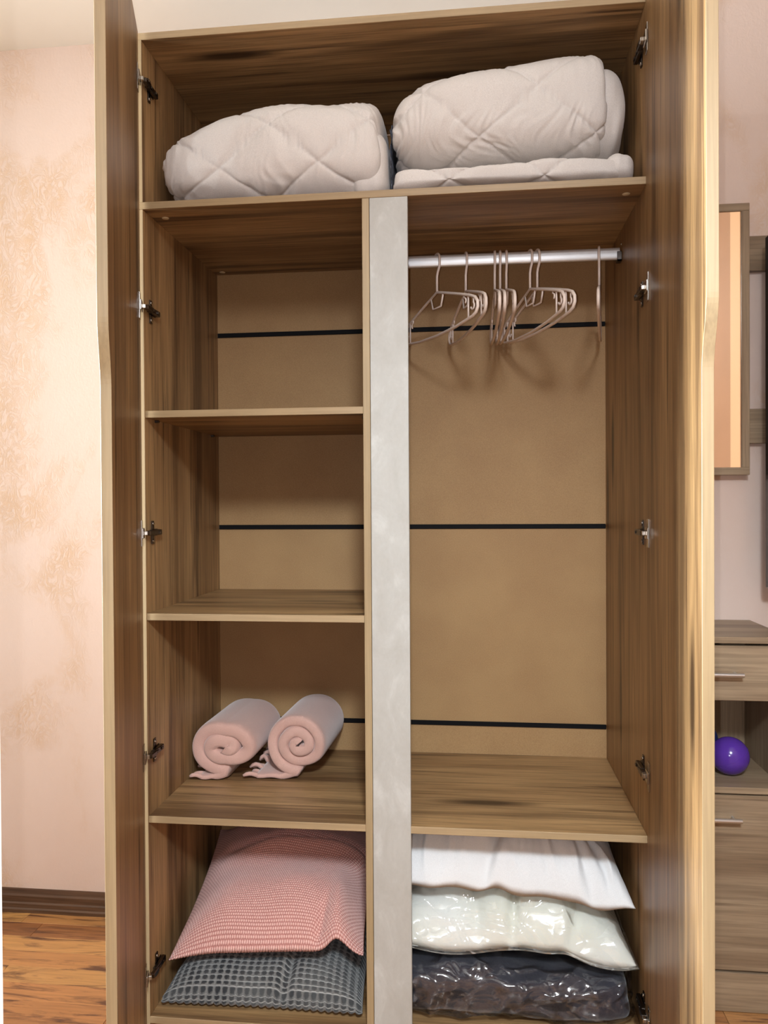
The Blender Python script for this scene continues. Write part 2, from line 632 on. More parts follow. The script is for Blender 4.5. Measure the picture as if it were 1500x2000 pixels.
for z in (ZA, ZB, ZL):
    for x in (0.0, XD):
        for y in (0.06, 0.46):
            bm = bmesh.new()
            s = 1 if x == 0 else -1
            box(bm, min(x, x + s * 0.010), max(x, x + s * 0.010), y - 0.004, y + 0.004, z - T - 0.006, z - T - 0.0002, 0.001)
            obj('shelf_pin', bm, M['dark_steel'], wr)


def door(piv, s, ang):
    """door leaf: local u along the leaf from the hinge, n outwards; s=+1 left, -1 right"""
    t = math.radians(ang)
    d = Vector((s * math.cos(t), -math.sin(t), 0))
    n = Vector((d.y, -d.x, 0)) * s
    z0, z1, th = 0.045, ZT + T, 0.018
    bm = bmesh.new()
    rows = []
    zz = [z0, 0.5, 1.0, 1.35] + [1.44 + 0.13 * k / 16 for k in range(17)] + [1.7, 2.1, z1]
    for z in zz:
        wd = 0.490 + 0.030 * sm(1.45, 1.562, z)
        c = 0.0005
        ring = []
        for u, v in ((0, 0), (wd - c, 0), (wd, c), (wd, th - c), (wd - c, th), (0, th)):
            p = Vector((piv[0], piv[1], z)) + d * u + n * v
            ring.append(bm.verts.new(p))
        rows.append(ring)
    for A, B in zip(rows, rows[1:]):
        for k in range(6):
            j = (k + 1) % 6
            f = bm.faces.new((A[k], A[j], B[j], B[k]))
            f.material_index = 1 if k in (1, 2, 3) else 0
    bm.faces.new(rows[0])
    bm.faces.new(rows[-1])
    bmesh.ops.recalc_face_normals(bm, faces=bm.faces[:])
    o = obj('door', bm, OZ, wr)
    return o, d, n


def obox(bm, o, ex, ey, ez, a0, a1, b0, b1, c0, c1, bev=0.0006):
    fs = box(bm, a0, a1, b0, b1, c0, c1)
    vs = list({v for f in fs for v in f.verts})
    for v in vs:
        x, y, z = v.co
        v.co = o + ex * x + ey * y + ez * z
    if bev:
        bmesh.ops.bevel(bm, geom=list({e for f in fs for e in f.edges}), offset=bev, segments=1, affect='EDGES')


EZ = Vector((0, 0, 1))


def hinge(z, side, piv, d, n):
    sx = 1 if side == 'L' else -1
    wall = Vector((0 if side == 'L' else W, 0, z))
    ex, ey = Vector((sx, 0, 0)), Vector((0, 1, 0))
    bm = bmesh.new()                    # cruciform mounting plate
    obox(bm, wall, ex, ey, EZ, 0.0003, 0.003, 0.028, 0.062, -0.008, 0.008)
    obox(bm, wall, ex, ey, EZ, 0.0003, 0.003, 0.030, 0.043, -0.027, 0.027)
    h = obj('hinge', bm, M['dark_steel'], wr)
    for dz in (-0.020, 0.020):
        bm = bmesh.new()
        mt = Matrix.Translation(wall + Vector((sx * 0.003, 0.0365, dz))) @ Matrix.Rotation(sx * math.pi / 2, 4, 'Y')
        lathe(bm, [(0.0045, 0), (0.0045, 0.001), (0.003, 0.0022)], 10, mt)
        obj('screw', bm, M['chrome'], h, True)
    bm = bmesh.new()                    # arm: raised channel bending towards the cup
    obox(bm, wall, ex, ey, EZ, 0.0032, 0.013, 0.010, 0.066, -0.0065, 0.0065, 0.0015)
    obox(bm, wall, ex, ey, EZ, 0.006, 0.0165, -0.012, 0.018, -0.0055, 0.0055, 0.0015)
    obox(bm, wall, ex, ey, EZ, 0.013, 0.0155, 0.022, 0.032, -0.003, 0.003, 0.0008)
    obox(bm, wall, ex, ey, EZ, 0.013, 0.0155, 0.048, 0.057, -0.003, 0.003, 0.0008)
    obj('hinge_arm', bm, M['dark_steel'], h)
    bm = bmesh.new()                    # cup flange on the door leaf
    o0 = Vector((piv[0], piv[1], z))
    inn = -n
    obox(bm, o0, d, inn, EZ, 0.010, 0.030, 0.0002, 0.0022, -0.030, 0.030)
    obox(bm, o0, d, inn, EZ, 0.006, 0.036, 0.0022, 0.0062, -0.012, 0.012, 0.0012)
    obox(bm, o0, d, inn, EZ, 0.002, 0.020, 0.006, 0.014, -0.0048, 0.0048, 0.0012)
    obj('hinge_cup', bm, M['chrome'], h)


pL, pR = (-0.006, -0.004), (W - 0.0012, -0.004)
dl, dL, nL = door(pL, 1, 72.0)
dr, dR, nR = door(pR, -1, 87.3)
dl['label'] = 'left door standing open with wavy free edge'
dr['label'] = 'right door standing open with wavy free edge'
for z in (2.218, 1.704, 1.189, 0.678, 0.172):
    hinge(z, 'L', pL, dL, nL)
for z in (2.224, 1.705, 1.187, 0.672, 0.150):
    hinge(z, 'R', pR, dR, nR)

# hanging rail: oval aluminium profile and its end sockets
RY, RZ = 0.283, 1.8705
bm = bmesh.new()
pr = []
for k in range(24):
    a = 2 * math.pi * k / 24
    pr.append((0.0075 * math.copysign(abs(math.cos(a)) ** 0.7, math.cos(a)), 0.0148 * math.copysign(abs(math.sin(a)) ** 0.6, math.sin(a))))
A = [bm.verts.new((XD + T + 0.003, RY + a, RZ + b)) for a, b in pr]
B = [bm.verts.new((W - 0.005, RY + a, RZ + b)) for a, b in pr]
for k in range(24):
    bm.faces.new((A[k], A[(k + 1) % 24], B[(k + 1) % 24], B[k]))
bm.faces.new(A[::-1])
bm.faces.new(B)
rail = obj('hanging_rail', bm, M['alu'], wr, False)
for x0, x1 in ((XD + T + 0.0005, XD + T + 0.012), (W - 0.012, W - 0.0005)):
    bm = bmesh.new()
    box(bm, x0, x1, RY - 0.011, RY - 0.0078, RZ - 0.021, RZ + 0.004, 0.001)
    box(bm, x0, x1, RY + 0.0078, RY + 0.011, RZ - 0.021, RZ + 0.012, 0.001)
    box(bm, x0, x1, RY - 0.011, RY + 0.011, RZ - 0.021, RZ - 0.0152, 0.001)
    xp = x1 if x0 < 0.7 else x0
    obj('rail_socket', bm, M['dark_steel'], rail)
bm = bmesh.new()
lathe(bm, [(0.004, 0), (0.004, 0.0015), (0.002, 0.0025)], 10, Matrix.Translation((W, RY, RZ + 0.024)) @ Matrix.Rotation(-math.pi / 2, 4, 'Y'))
obj('screw', bm, M['chrome'], rail, True)


# ------------------------------------------------------------------ hangers
def arc(cx, cz, r, a0, a1, n):
    return [(cx + r * math.cos(math.radians(a0 + (a1 - a0) * k / n)), cz + r * math.sin(math.radians(a0 + (a1 - a0) * k / n))) for k in range(n + 1)]


def v3(pts):
    return [Vector((0, -h, z)) for h, z in pts]          # +h points to the room before rotation


def hanger_mesh():
    ZTOP = 0.0165                                        # underside of the hook sits on the rail
    out = {}
    bm = bmesh.new()
    hk = arc(0, 0.0, 0.0150, 188, 0, 14) + [(0.0150, -0.010), (0.0130, -0.021), (0.0050, -0.031), (0.0, -0.042), (0, -0.082)]
    tube(bm, v3(hk), 0.0032, 8)
    out['hook'] = bm
    bm = bmesh.new()
    z = -0.082
    right = [(0, z), (0.05, z - 0.014), (0.12, z - 0.034), (0.17, z - 0.049), (0.192, z - 0.058), (0.203, z - 0.070), (0.204, z - 0.083), (0.196, z - 0.094), (0.180, z - 0.100), (0.10, z - 0.108)]
    left = [(-h, q) for h, q in right[::-1]]
    tube(bm, v3(right + [(0, z - 0.111)] + left[:-1]), 0.0040, 8, closed=True, sq=0.8)
    out['frame'] = bm
    bm = bmesh.new()
    tube(bm, v3([(0.034, z - 0.010), (0.022, z - 0.040), (-0.022, z - 0.040), (-0.034, z - 0.010)]), 0.0026, 6)
    out['tie_loop'] = bm
    for s in (1, -1):
        bm = bmesh.new()
        tube(bm, v3([(s * 0.160, z - 0.046), (s * 0.160, z - 0.102)]), 0.0024, 6)
        tube(bm, v3([(s * 0.186, z - 0.056)] + [(s * a, b) for a, b in arc(0.180, z - 0.076, 0.008, 60, -170, 9)]), 0.0024, 6)
        tube(bm, v3([(s * 0.140, z - 0.041)] + [(s * a, b) for a, b in arc(0.142, z - 0.056, 0.007, 100, -60, 7)]), 0.0022, 6)
        out['strap_hook%d' % s] = bm
    return out


hx = [(0.659, 30), (0.732, 13.5), (0.805, 1.5), (0.8185, 1.0), (0.834, 3.0), (0.893, 18.0), (0.911, 19.5), (1.063, -9.5)]
hl = ['beige plastic hanger beside the pale upright strip, first from the left on the rail',
      'beige plastic hanger second from the left, behind the end of the first',
      'beige plastic hanger turned edge-on, left one of the tight group of three',
      'beige plastic hanger turned edge-on, middle one of the tight group of three',
      'beige plastic hanger at the right side of the tight group of three',
      'beige plastic hanger, left one of the parallel pair right of the group of three',
      'beige plastic hanger, right one of the parallel pair right of the group of three',
      'beige plastic hanger hanging alone edge-on near the right end of the rail']
proto = None
for (x, a), lb in zip(hx, hl):
    t = thing('hanger', lb, 'hanger', (x, RY, RZ + 0.0033), math.radians(a), 'plastic hangers on the wardrobe rail')
    if proto is None:
        proto = [obj(k.rstrip('-1'), b, M['hanger'], t, True) for k, b in hanger_mesh().items()]
    else:
        for q in proto:
            c = q.copy()
            c.parent = t
            COL.objects.link(c)


# ------------------------------------------------------------------ soft things
def grid_obj(name, P, closed_u, mat, parent=None, attrs=None):
    """P[i][j] grid of points -> smooth mesh; closed_u closes the i direction; ends of j collapse into caps"""
    ni, nj = len(P), len(P[0])
    vs = [p for rowp in P for p in rowp]
    fs = []
    for i in range(ni if closed_u else ni - 1):
        k = (i + 1) % ni
        for j in range(nj - 1):
            fs.append((i * nj + j, k * nj + j, k * nj + j + 1, i * nj + j + 1))
    if closed_u:
        fs.append([i * nj for i in range(ni)][::-1])
        fs.append([i * nj + nj - 1 for i in range(ni)])
    me = bpy.data.meshes.new(name)
    me.from_pydata([tuple(v) for v in vs], [], fs)
    me.polygons.foreach_set('use_smooth', [True] * len(me.polygons))
    me.materials.append(mat)
    if attrs:
        for k, vals in attrs.items():
            a = me.attributes.new(k, 'FLOAT', 'POINT')
            a.data.foreach_set('value', vals)
    bm = bmesh.new()
    bm.from_mesh(me)
    bmesh.ops.recalc_face_normals(bm, faces=bm.faces[:])
    bm.to_mesh(me)
    bm.free()
    return link(name, me, parent)


def soft_block(name, x0, x1, y0, y1, z0, ztop, mat, parent=None, nx=150, ns=170, ex=5.0, es=3.2, disp=None, zfloor=None, nL=None, zceil=None, xlo=-9, xhi=9):
    """rounded bolster along X. ztop: function of x01 (0..1). disp(x, s, nrm) -> displacement along the normal;
    s is arc length from the lowest front point upwards over the front and the top"""
    cy, hy = (y0 + y1) / 2, (y1 - y0) / 2
    P = []
    cols = []
    for j in range(nx + 1):
        # denser near the ends
        t = -math.cos(math.pi * j / nx)
        t = 0.35 * t + 0.65 * (2 * j / nx - 1)
        k = max(0.0, 1 - abs(t) ** (nL or ex if t < 0 else ex)) ** (1 / (nL or ex if t < 0 else ex))
        k = 0.02 + 0.98 * k
        x = (x0 + x1) / 2 + t * (x1 - x0) / 2
        zt = ztop((t + 1) / 2)
        cz, hz = (z0 + zt) / 2, (zt - z0) / 2
        col = []
        for i in range(ns):
            a = 2 * math.pi * i / ns - math.pi / 2          # start at the bottom, go to the front (-y), then the top
            ca, sa = math.cos(a), math.sin(a)
            yy = -math.copysign(abs(ca) ** (2 / es), ca)
            zz = math.copysign(abs(sa) ** (2 / es), sa)
            col.append(Vector((x, cy + hy * yy * (0.55 + 0.45 * k), cz + hz * zz * k - hz * (1 - k) * 0.25)))
        cols.append(col)
    # displacement along numeric normals
    for i in range(ns):
        rowp = []
        for j in range(nx + 1):
            p = cols[j][i]
            if disp:
                a = cols[j][(i + 1) % ns] - cols[j][(i - 1) % ns]
                b = cols[min(nx, j + 1)][i] - cols[max(0, j - 1)][i]
                nn = b.cross(a)
                if nn.length > 1e-12:
                    nn.normalize()
                    c = Vector((p.x, cy, (z0 + ztop(0.5)) / 2))
                    if nn.dot(p - c) < 0:
                        nn = -nn
                    p = p + nn * disp(p, nn)
            if zfloor is not None and p.z < zfloor:
                p = Vector((p.x, p.y, zfloor))
            p.x = min(max(p.x, xlo), xhi)
            if zceil is not None and p.z > zceil:
                p = Vector((p.x, p.y, zceil))
            rowp.append(p)
        P.append(rowp)
    return grid_obj(name, P, True, mat, parent)


def quilting(x, v, px, pv, ox, ov):
    """distance (0..0.5) to the nearest line of a diamond lattice whose crossings repeat every px, pv"""
    a = (x - ox) / px
    b = (v - ov) / (2 * pv)
    d1 = abs(((a + b) + 0.5) % 1 - 0.5)
    d2 = abs(((a - b) + 0.5) % 1 - 0.5)
    return min(d1, d2) * px * 0.8


def quilt_disp(px, pv, ox, ov, seed, amp=0.0065, wr_=0.0055, y0=0.03, zm=2.05):
    def f(p, nn):
        v = p.z + max(0.0, (p.y - y0)) * (0.55 if p.z > zm else -0.55)   # runs up the front and on over the top
        xw = p.x + 0.010 * noise.noise(Vector((p.x * 7, v * 9, seed + 20)))
        vw = v + 0.010 * noise.noise(Vector((p.x * 7, v * 9, seed + 30)))
        d = quilting(xw, vw, px, pv, ox, ov)
        puff = -amp * math.exp(-(d / 0.016) ** 1.0)
        stitch = -0.0030 * math.exp(-(d / 0.0026) ** 2)
        warp = 5 * noise.noise(Vector((p.x * 7, v * 7, seed)))
        wk = 1 - 2.2 * abs(noise.noise(Vector((p.x * 48 + warp, v * 7, seed))))
        wk2 = 1 - 2.2 * abs(noise.noise(Vector((p.x * 30 + v * 12 + warp, v * 13, seed + 9))))
        wk = max(wk, -0.4)
        wk2 = max(wk2, -0.4)
        msk = 0.25 + 0.75 * sm(-0.15, 0.35, noise.noise(Vector((p.x * 6, v * 8, seed + 40))))
        near = 0.45 + 0.55 * math.exp(-(d / 0.030) ** 2)
        big = 0.012 * (noise.noise(Vector((p.x * 5, v * 6, seed + 3))) - 0.45)
        return puff + stitch + wr_ * msk * near * (wk + 0.6 * wk2 - 0.6) + big
    return f


# left quilt
q = thing('quilt', 'white quilted duvet folded on the left half of the top shelf', 'quilt', (0, 0, 0), 0, 'white quilts on the top shelf')
lt = lambda t: 2.168 + 0.030 * sm(0.0, 0.35, t) - 0.008 * math.sin(t * 7) + 0.012 * sm(0.75, 1, t)
soft_block('outer_fold', 0.014, 0.545, 0.016, 0.47, Z1 + 0.001, lt, M['quilt'], q, nx=230, ns=210, ex=9, nL=3.2, es=3.2,
           disp=quilt_disp(0.237, 0.094, 0.405, 2.027, 1.0), zfloor=Z1 + 0.0005, xlo=0.004, xhi=0.5465)
soft_block('inner_fold', 0.47, 0.558, 0.045, 0.46, Z1 + 0.001, lambda t: 2.116, M['quilt'], q, nx=40, ns=90, ex=4, es=5,
           disp=lambda p, n_: 0.002 * noise.noise(p * 40) - 0.001, zfloor=Z1 + 0.0005, xhi=0.5575, zceil=2.121)
# lower right quilt
q = thing('quilt', 'thin white quilt lying flat at the bottom of the right pile on the top shelf', 'quilt', (0, 0, 0), 0, 'white quilts on the top shelf')
soft_block('outer_fold', 0.570, 1.080, 0.012, 0.47, Z1 + 0.001, lambda t: 2.017 + 0.004 * math.sin(t * 9), M['quilt'], q, nx=220, ns=120, ex=9, es=4.0,
           disp=quilt_disp(0.21, 0.10, 0.70, 1.965, 5.0, 0.005, 0.0040, 0.02, 1.97), zfloor=Z1 + 0.0005, zceil=2.0185, xlo=0.5668)
soft_block('inner_fold', 1.035, 1.106, 0.022, 0.45, Z1 + 0.001, lambda t: 2.030, M['quilt'], q, nx=50, ns=90, ex=3, es=3.2,
           disp=lambda p, n_: 0.004 * noise.noise(Vector((p.x * 60, p.y * 12, p.z * 20))) - 0.002, zfloor=Z1 + 0.0005, zceil=2.0295)
# upper right quilt
q = thing('quilt', 'thick white quilted duvet folded on top of the thin quilt at the right', 'quilt', (0, 0, 0), 0, 'white quilts on the top shelf')
ut = lambda t: 2.232 + 0.048 * sm(0.0, 0.9, t) + 0.004 * math.sin(t * 8)
soft_block('outer_fold', 0.560, 1.048, 0.016, 0.46, 2.0205, ut, M['quilt'], q, nx=230, ns=210, ex=9, nL=3.8, es=3.1,
           disp=quilt_disp(0.252, 0.118, 0.768, 2.056, 8.0, zm=2.13), zfloor=2.0198, xlo=0.5668)
soft_block('inner_fold', 0.93, 1.094, 0.05, 0.45, 2.032, lambda t: 2.250, M['quilt'], q, nx=70, ns=120, ex=3.6, es=3.2,
           disp=lambda p, n_: 0.004 * noise.noise(Vector((p.x * 50, p.y * 14, p.z * 14))) - 0.002, zfloor=2.0305)
# grey plastic bag stuffed between the quilts
bm = bmesh.new()
bmesh.ops.create_icosphere(bm, subdivisions=5, radius=1)
for v in bm.verts:
    p = v.co.copy()
    k = 1 + 0.30 * noise.noise(p * 2.2) - 0.16 * abs(noise.noise(p * 5.1 + Vector((3, 1, 2))))
    zz = max(Z1 + 0.002, 2.055 + p.z * k * 0.125)
    up = sm(2.125, 2.14, zz)
    xm = 0.5612 - 0.006 * up
    xx = xm + p.x * k * (0.0022 + 0.007 * up) + 0.001 * noise.noise(p * 9)
    xx = min(max(xx, 0.5585 if zz < 2.125 else 0.5478), 0.5655)
    v.co = Vector((xx, 0.26 + p.y * k * 0.16, zz))
tag(obj('plastic_bag', bm, M['grey_bag'], None, True), 'crumpled grey plastic bag squeezed between the white quilts', 'bag')


# cushions and pillows: two skins meeting at a seam, spanned between four corner points
def pillow(name, fl, fr, br, bl, top, bot, mat, parent=None, nu=120, nv=120, ex=(3, 3), pw=0.7, disp=None, sag=None, rim=None, attrs=None, zmin=None):
    fl, fr, br, bl = map(Vector, (fl, fr, br, bl))
    vs, fs, idx = [], [], {}
    at = {k: [] for k in (attrs or {})}
    for side in (1, -1):
        for i in range(nu + 1):
            for j in range(nv + 1):
                edge = i in (0, nu) or j in (0, nv)
                if side == -1 and edge:
                    idx[(side, i, j)] = idx[(1, i, j)]
                    continue
                a, b = i / nu, j / nv
                u, v = 2 * a - 1, 2 * b - 1
                p = (fl * (1 - a) + fr * a) * (1 - b) + (bl * (1 - a) + br * a) * b
                pf = (max(0, 1 - abs(u) ** ex[0]) * max(0, 1 - abs(v) ** ex[1])) ** pw
                h = (top if side == 1 else bot) * pf
                # pull the middle of each seam inwards, like a stuffed cushion
                p = p + Vector((-u * 0.012 * (1 - v * v), -v * 0.010 * (1 - u * u), 0))
                if rim:
                    p = p + rim(u, v)
                if side == 1 and disp:
                    h += disp(u, v, pf)
                p = p + EZ * (h * side)
                if sag:
                    p = p + sag(u, v, side, pf)
                if zmin is not None:
                    p.z = max(p.z, zmin)
                idx[(side, i, j)] = len(vs)
                vs.append(tuple(p))
                for k, fn in (attrs or {}).items():
                    at[k].append(fn(u, v, side))
        for i in range(nu):
            for j in range(nv):
                qd = [idx[(side, i, j)], idx[(side, i + 1, j)], idx[(side, i + 1, j + 1)], idx[(side, i, j + 1)]]
                fs.append(qd if side == 1 else qd[::-1])
    me = bpy.data.meshes.new(name)
    me.from_pydata(vs, [], fs)
    me.polygons.foreach_set('use_smooth', [True] * len(me.polygons))
    me.materials.append(mat)
    for k, vals in at.items():
        a = me.attributes.new(k, 'FLOAT', 'POINT')
        a.data.foreach_set('value', vals)
    uvl = me.uv_layers.new(name='UVMap')
    flat = []
    ij = {q: k for k, q in idx.items()}
    for lp in me.loops:
        _, i, j = ij[lp.vertex_index]
        flat += (i / nu, j / nv)
    uvl.data.foreach_set('uv', flat)
    return link(name, me, parent)


# grey cushion: raised squares in rows, light lines between the rows, scalloped seam
GU, GV = 27, 20


def g_row(v):
    return 30 * max(0.0, (v + 1) / 2) ** 0.62


def g_cell(u, v):
    a, b = (u + 1) / 2 * GU % 1, g_row(v) % 1
    return sm(0.10, 0.26, a) * sm(0.90, 0.74, a) * sm(0.12, 0.28, b) * sm(0.88, 0.72, b)


g_fold = lambda u, v: 0.010 * noise.noise(Vector((u * 2.2, v * 2.2, 3))) - 0.016 * math.exp(-((u - 0.45 - 0.25 * v) / 0.06) ** 2) * math.exp(-((v + 0.75) / 0.35) ** 2)
c = pillow('cushion', (0.012, 0.034, 0.092), (0.492, 0.030, 0.098), (0.490, 0.47, 0.10), (0.014, 0.47, 0.10), 0.070, 0.028, M['grey_plush'],
           nu=220, nv=220, ex=(6, 7), pw=0.8,
           disp=lambda u, v, pf: (0.0045 * g_cell(u, v) + g_fold(u, v)) * min(1, pf * 3),
           rim=lambda u, v: Vector((0, -0.0075 * abs(math.sin((u + 1) * GU * math.pi / 2)) * (1 if v < -0.97 else 0), -0.006 if v < -0.97 else 0)),
           zmin=Z0 + 0.0005)
tag(c, 'charcoal grey cushion with embossed squares lying under the pink cushion', 'cushion')

# pink cushion: fine waffle plush
PU, PV = 64, 60


def p_cell(u, v):
    return abs(math.sin((u + 1) / 2 * PU * math.pi)) * abs(math.sin((v + 1) / 2 * PV * math.pi))


def p_fold(u, v):
    f = 0.014 * noise.noise(Vector((u * 1.6, v * 1.9, 11)))
    f += -0.022 * math.exp(-((v - 0.18 - 0.10 * u) / 0.07) ** 2) * sm(-0.9, 0.0, u)          # long crease across
    f += 0.020 * math.exp(-((v - 0.05 - 0.10 * u) / 0.12) ** 2) * sm(-0.9, 0.0, u)
    f += -0.014 * math.exp(-((u - 0.72 - 0.2 * v) / 0.05) ** 2) * math.exp(-((v + 0.85) / 0.2) ** 2)
    return f


def p_rim(u, v):
    z = 0.010 * math.sin(3.2 * (u + 1)) + 0.016 * sm(-0.4, 0.4, u) + 0.026 * math.exp(-((u - 0.72) / 0.10) ** 2) - 0.02 * sm(0.8, 1, u)
    y = -0.002 * abs(math.sin((u + 1) * PU * math.pi / 2)) if v < -0.97 else 0
    return Vector((0, y, z * (1 if v < -0.97 else sm(0.2, -0.97, v))))


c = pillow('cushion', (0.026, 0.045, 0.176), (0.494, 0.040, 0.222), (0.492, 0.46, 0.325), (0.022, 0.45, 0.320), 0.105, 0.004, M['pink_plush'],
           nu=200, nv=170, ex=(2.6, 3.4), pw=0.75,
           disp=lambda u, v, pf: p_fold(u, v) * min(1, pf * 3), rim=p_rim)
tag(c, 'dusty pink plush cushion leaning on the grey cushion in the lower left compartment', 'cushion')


# white pillow at the top of the right pile
def w_disp(u, v, pf):
    f = 0.012 * noise.noise(Vector((u * 2.4, v * 1.7, 21)))
    for c0, k, w_, a in ((-0.12, 0.35, 0.07, 0.030), (0.62, -0.25, 0.05, 0.018), (0.80, -0.3, 0.05, 0.016), (-0.55, 0.1, 0.05, 0.008)):
        f -= a * math.exp(-((u - c0 - k * (v + 0.8)) / w_) ** 2) * sm(0.4, -0.5, v)
    f += 0.004 * noise.noise(Vector((u * 22, v * 5, 2)))
    f += 0.010 * max(0.0, 1 - 3.2 * abs(noise.noise(Vector((u * 4.2 + 0.6 * v, v * 1.6, 44))))) ** 2
    return f * min(1, pf * 2.5)


c = pillow('pillow', (0.540, 0.075, 0.368), (1.106, 0.072, 0.342), (1.100, 0.49, 0.365), (0.540, 0.49, 0.365), 0.138, -0.030, M['white_cotton'],
           nu=170, nv=150, ex=(5, 4.2), pw=0.72, disp=w_disp,
           rim=lambda u, v: Vector((0, 0.008 * noise.noise(Vector((u * 4, 1, 7))), 0.012 * noise.noise(Vector((u * 3.1, 5, 3))) - 0.014 * math.exp(-((u - 0.72) / 0.14) ** 2) + 0.010 * math.exp(-((u + 0.1) / 0.1) ** 2))) * (1 if v < -0.97 else sm(0.3, -0.97, v)))
tag(c, 'plain white pillow at the top of the pile in the lower right compartment', 'pillow')


# ivory pillow in a clear bag
def b_disp(u, v, pf):
    f = 0.010 * noise.noise(Vector((u * 2.6, v * 2.0, 31)))
    for c0, k, w_, a in ((0.05, 0.1, 0.05, 0.02), (-0.25, -0.1, 0.05, 0.010), (0.55, 0.3, 0.05, 0.012)):
        f -= a * math.exp(-((u - c0 - k * (v + 0.8)) / w_) ** 2) * sm(0.4, -0.5, v)
    return f * min(1, pf * 2.5)


b_rim = lambda u, v: Vector((0, 0, 0.010 * math.sin(5.5 * u + 1.0) + 0.012 * math.exp(-((u - 0.45) / 0.12) ** 2) - 0.010 * sm(0.55, 0.9, u))) * (1 if v < -0.97 else sm(0.3, -0.97, v))
c = pillow('pillow', (0.540, 0.068, 0.232), (1.106, 0.062, 0.226), (1.100, 0.48, 0.24), (0.540, 0.48, 0.24), 0.108, -0.012, M['ivory'],
           nu=150, nv=130, ex=(5, 4.6), pw=0.70, disp=b_disp, rim=b_rim)
tag(c, 'ivory pillow packed in a clear plastic bag, middle of the lower right pile', 'pillow')


def crinkle(x, y, z, a=0.006):
    r1 = 1 - abs(noise.noise(Vector((x, y, z)))) * 2.4
    r2 = 1 - abs(noise.noise(Vector((x * 2.3 + 5, y * 2.3, z * 2.3)))) * 2.4
    return a * max(0, r1) ** 2 + a * 0.5 * max(0, r2) ** 2


pillow('clear_bag', (0.536, 0.058, 0.230), (1.112, 0.052, 0.224), (1.106, 0.49, 0.24), (0.536, 0.49, 0.24), 0.1115, -0.009, M['film'], c,
       nu=150, nv=130, ex=(5, 4.6), pw=0.70, rim=b_rim,
       disp=lambda u, v, pf: (b_disp(u, v, pf) + 0.002 + crinkle(u * 2.6 + v, v * 3.2, 3, 0.008)) * min(1, pf * 2.5))['label'] = 'clear shiny wrinkled bag'

# dark blanket in a clear bag at the bottom
bl = soft_block('blanket', 0.535, 1.092, 0.045, 0.48, Z0 + 0.001, lambda t: 0.196 + 0.008 * math.sin(t * 6), M['dark_blanket'], None, nx=110, ns=120, ex=7, es=4.0,
                disp=lambda p, n_: 0.005 * noise.noise(p * 14) + 0.003 * noise.noise(p * 40), zfloor=Z0 + 0.0008)
tag(bl, 'charcoal fleece blanket packed in a clear plastic bag at the bottom right', 'blanket')
soft_block('clear_bag', 0.532, 1.099, 0.033, 0.49, Z0 + 0.0006, lambda t: 0.205 + 0.006 * math.sin(t * 6), M['film'], bl, nx=130, ns=150, ex=7, es=4.0,
           disp=lambda p, n_: crinkle(p.x * 5 + p.z * 5, p.y * 6, p.z * 11 - p.x * 4, 0.010) - 0.006, zfloor=Z0 + 0.0004)['label'] = 'clear shiny wrinkled bag'


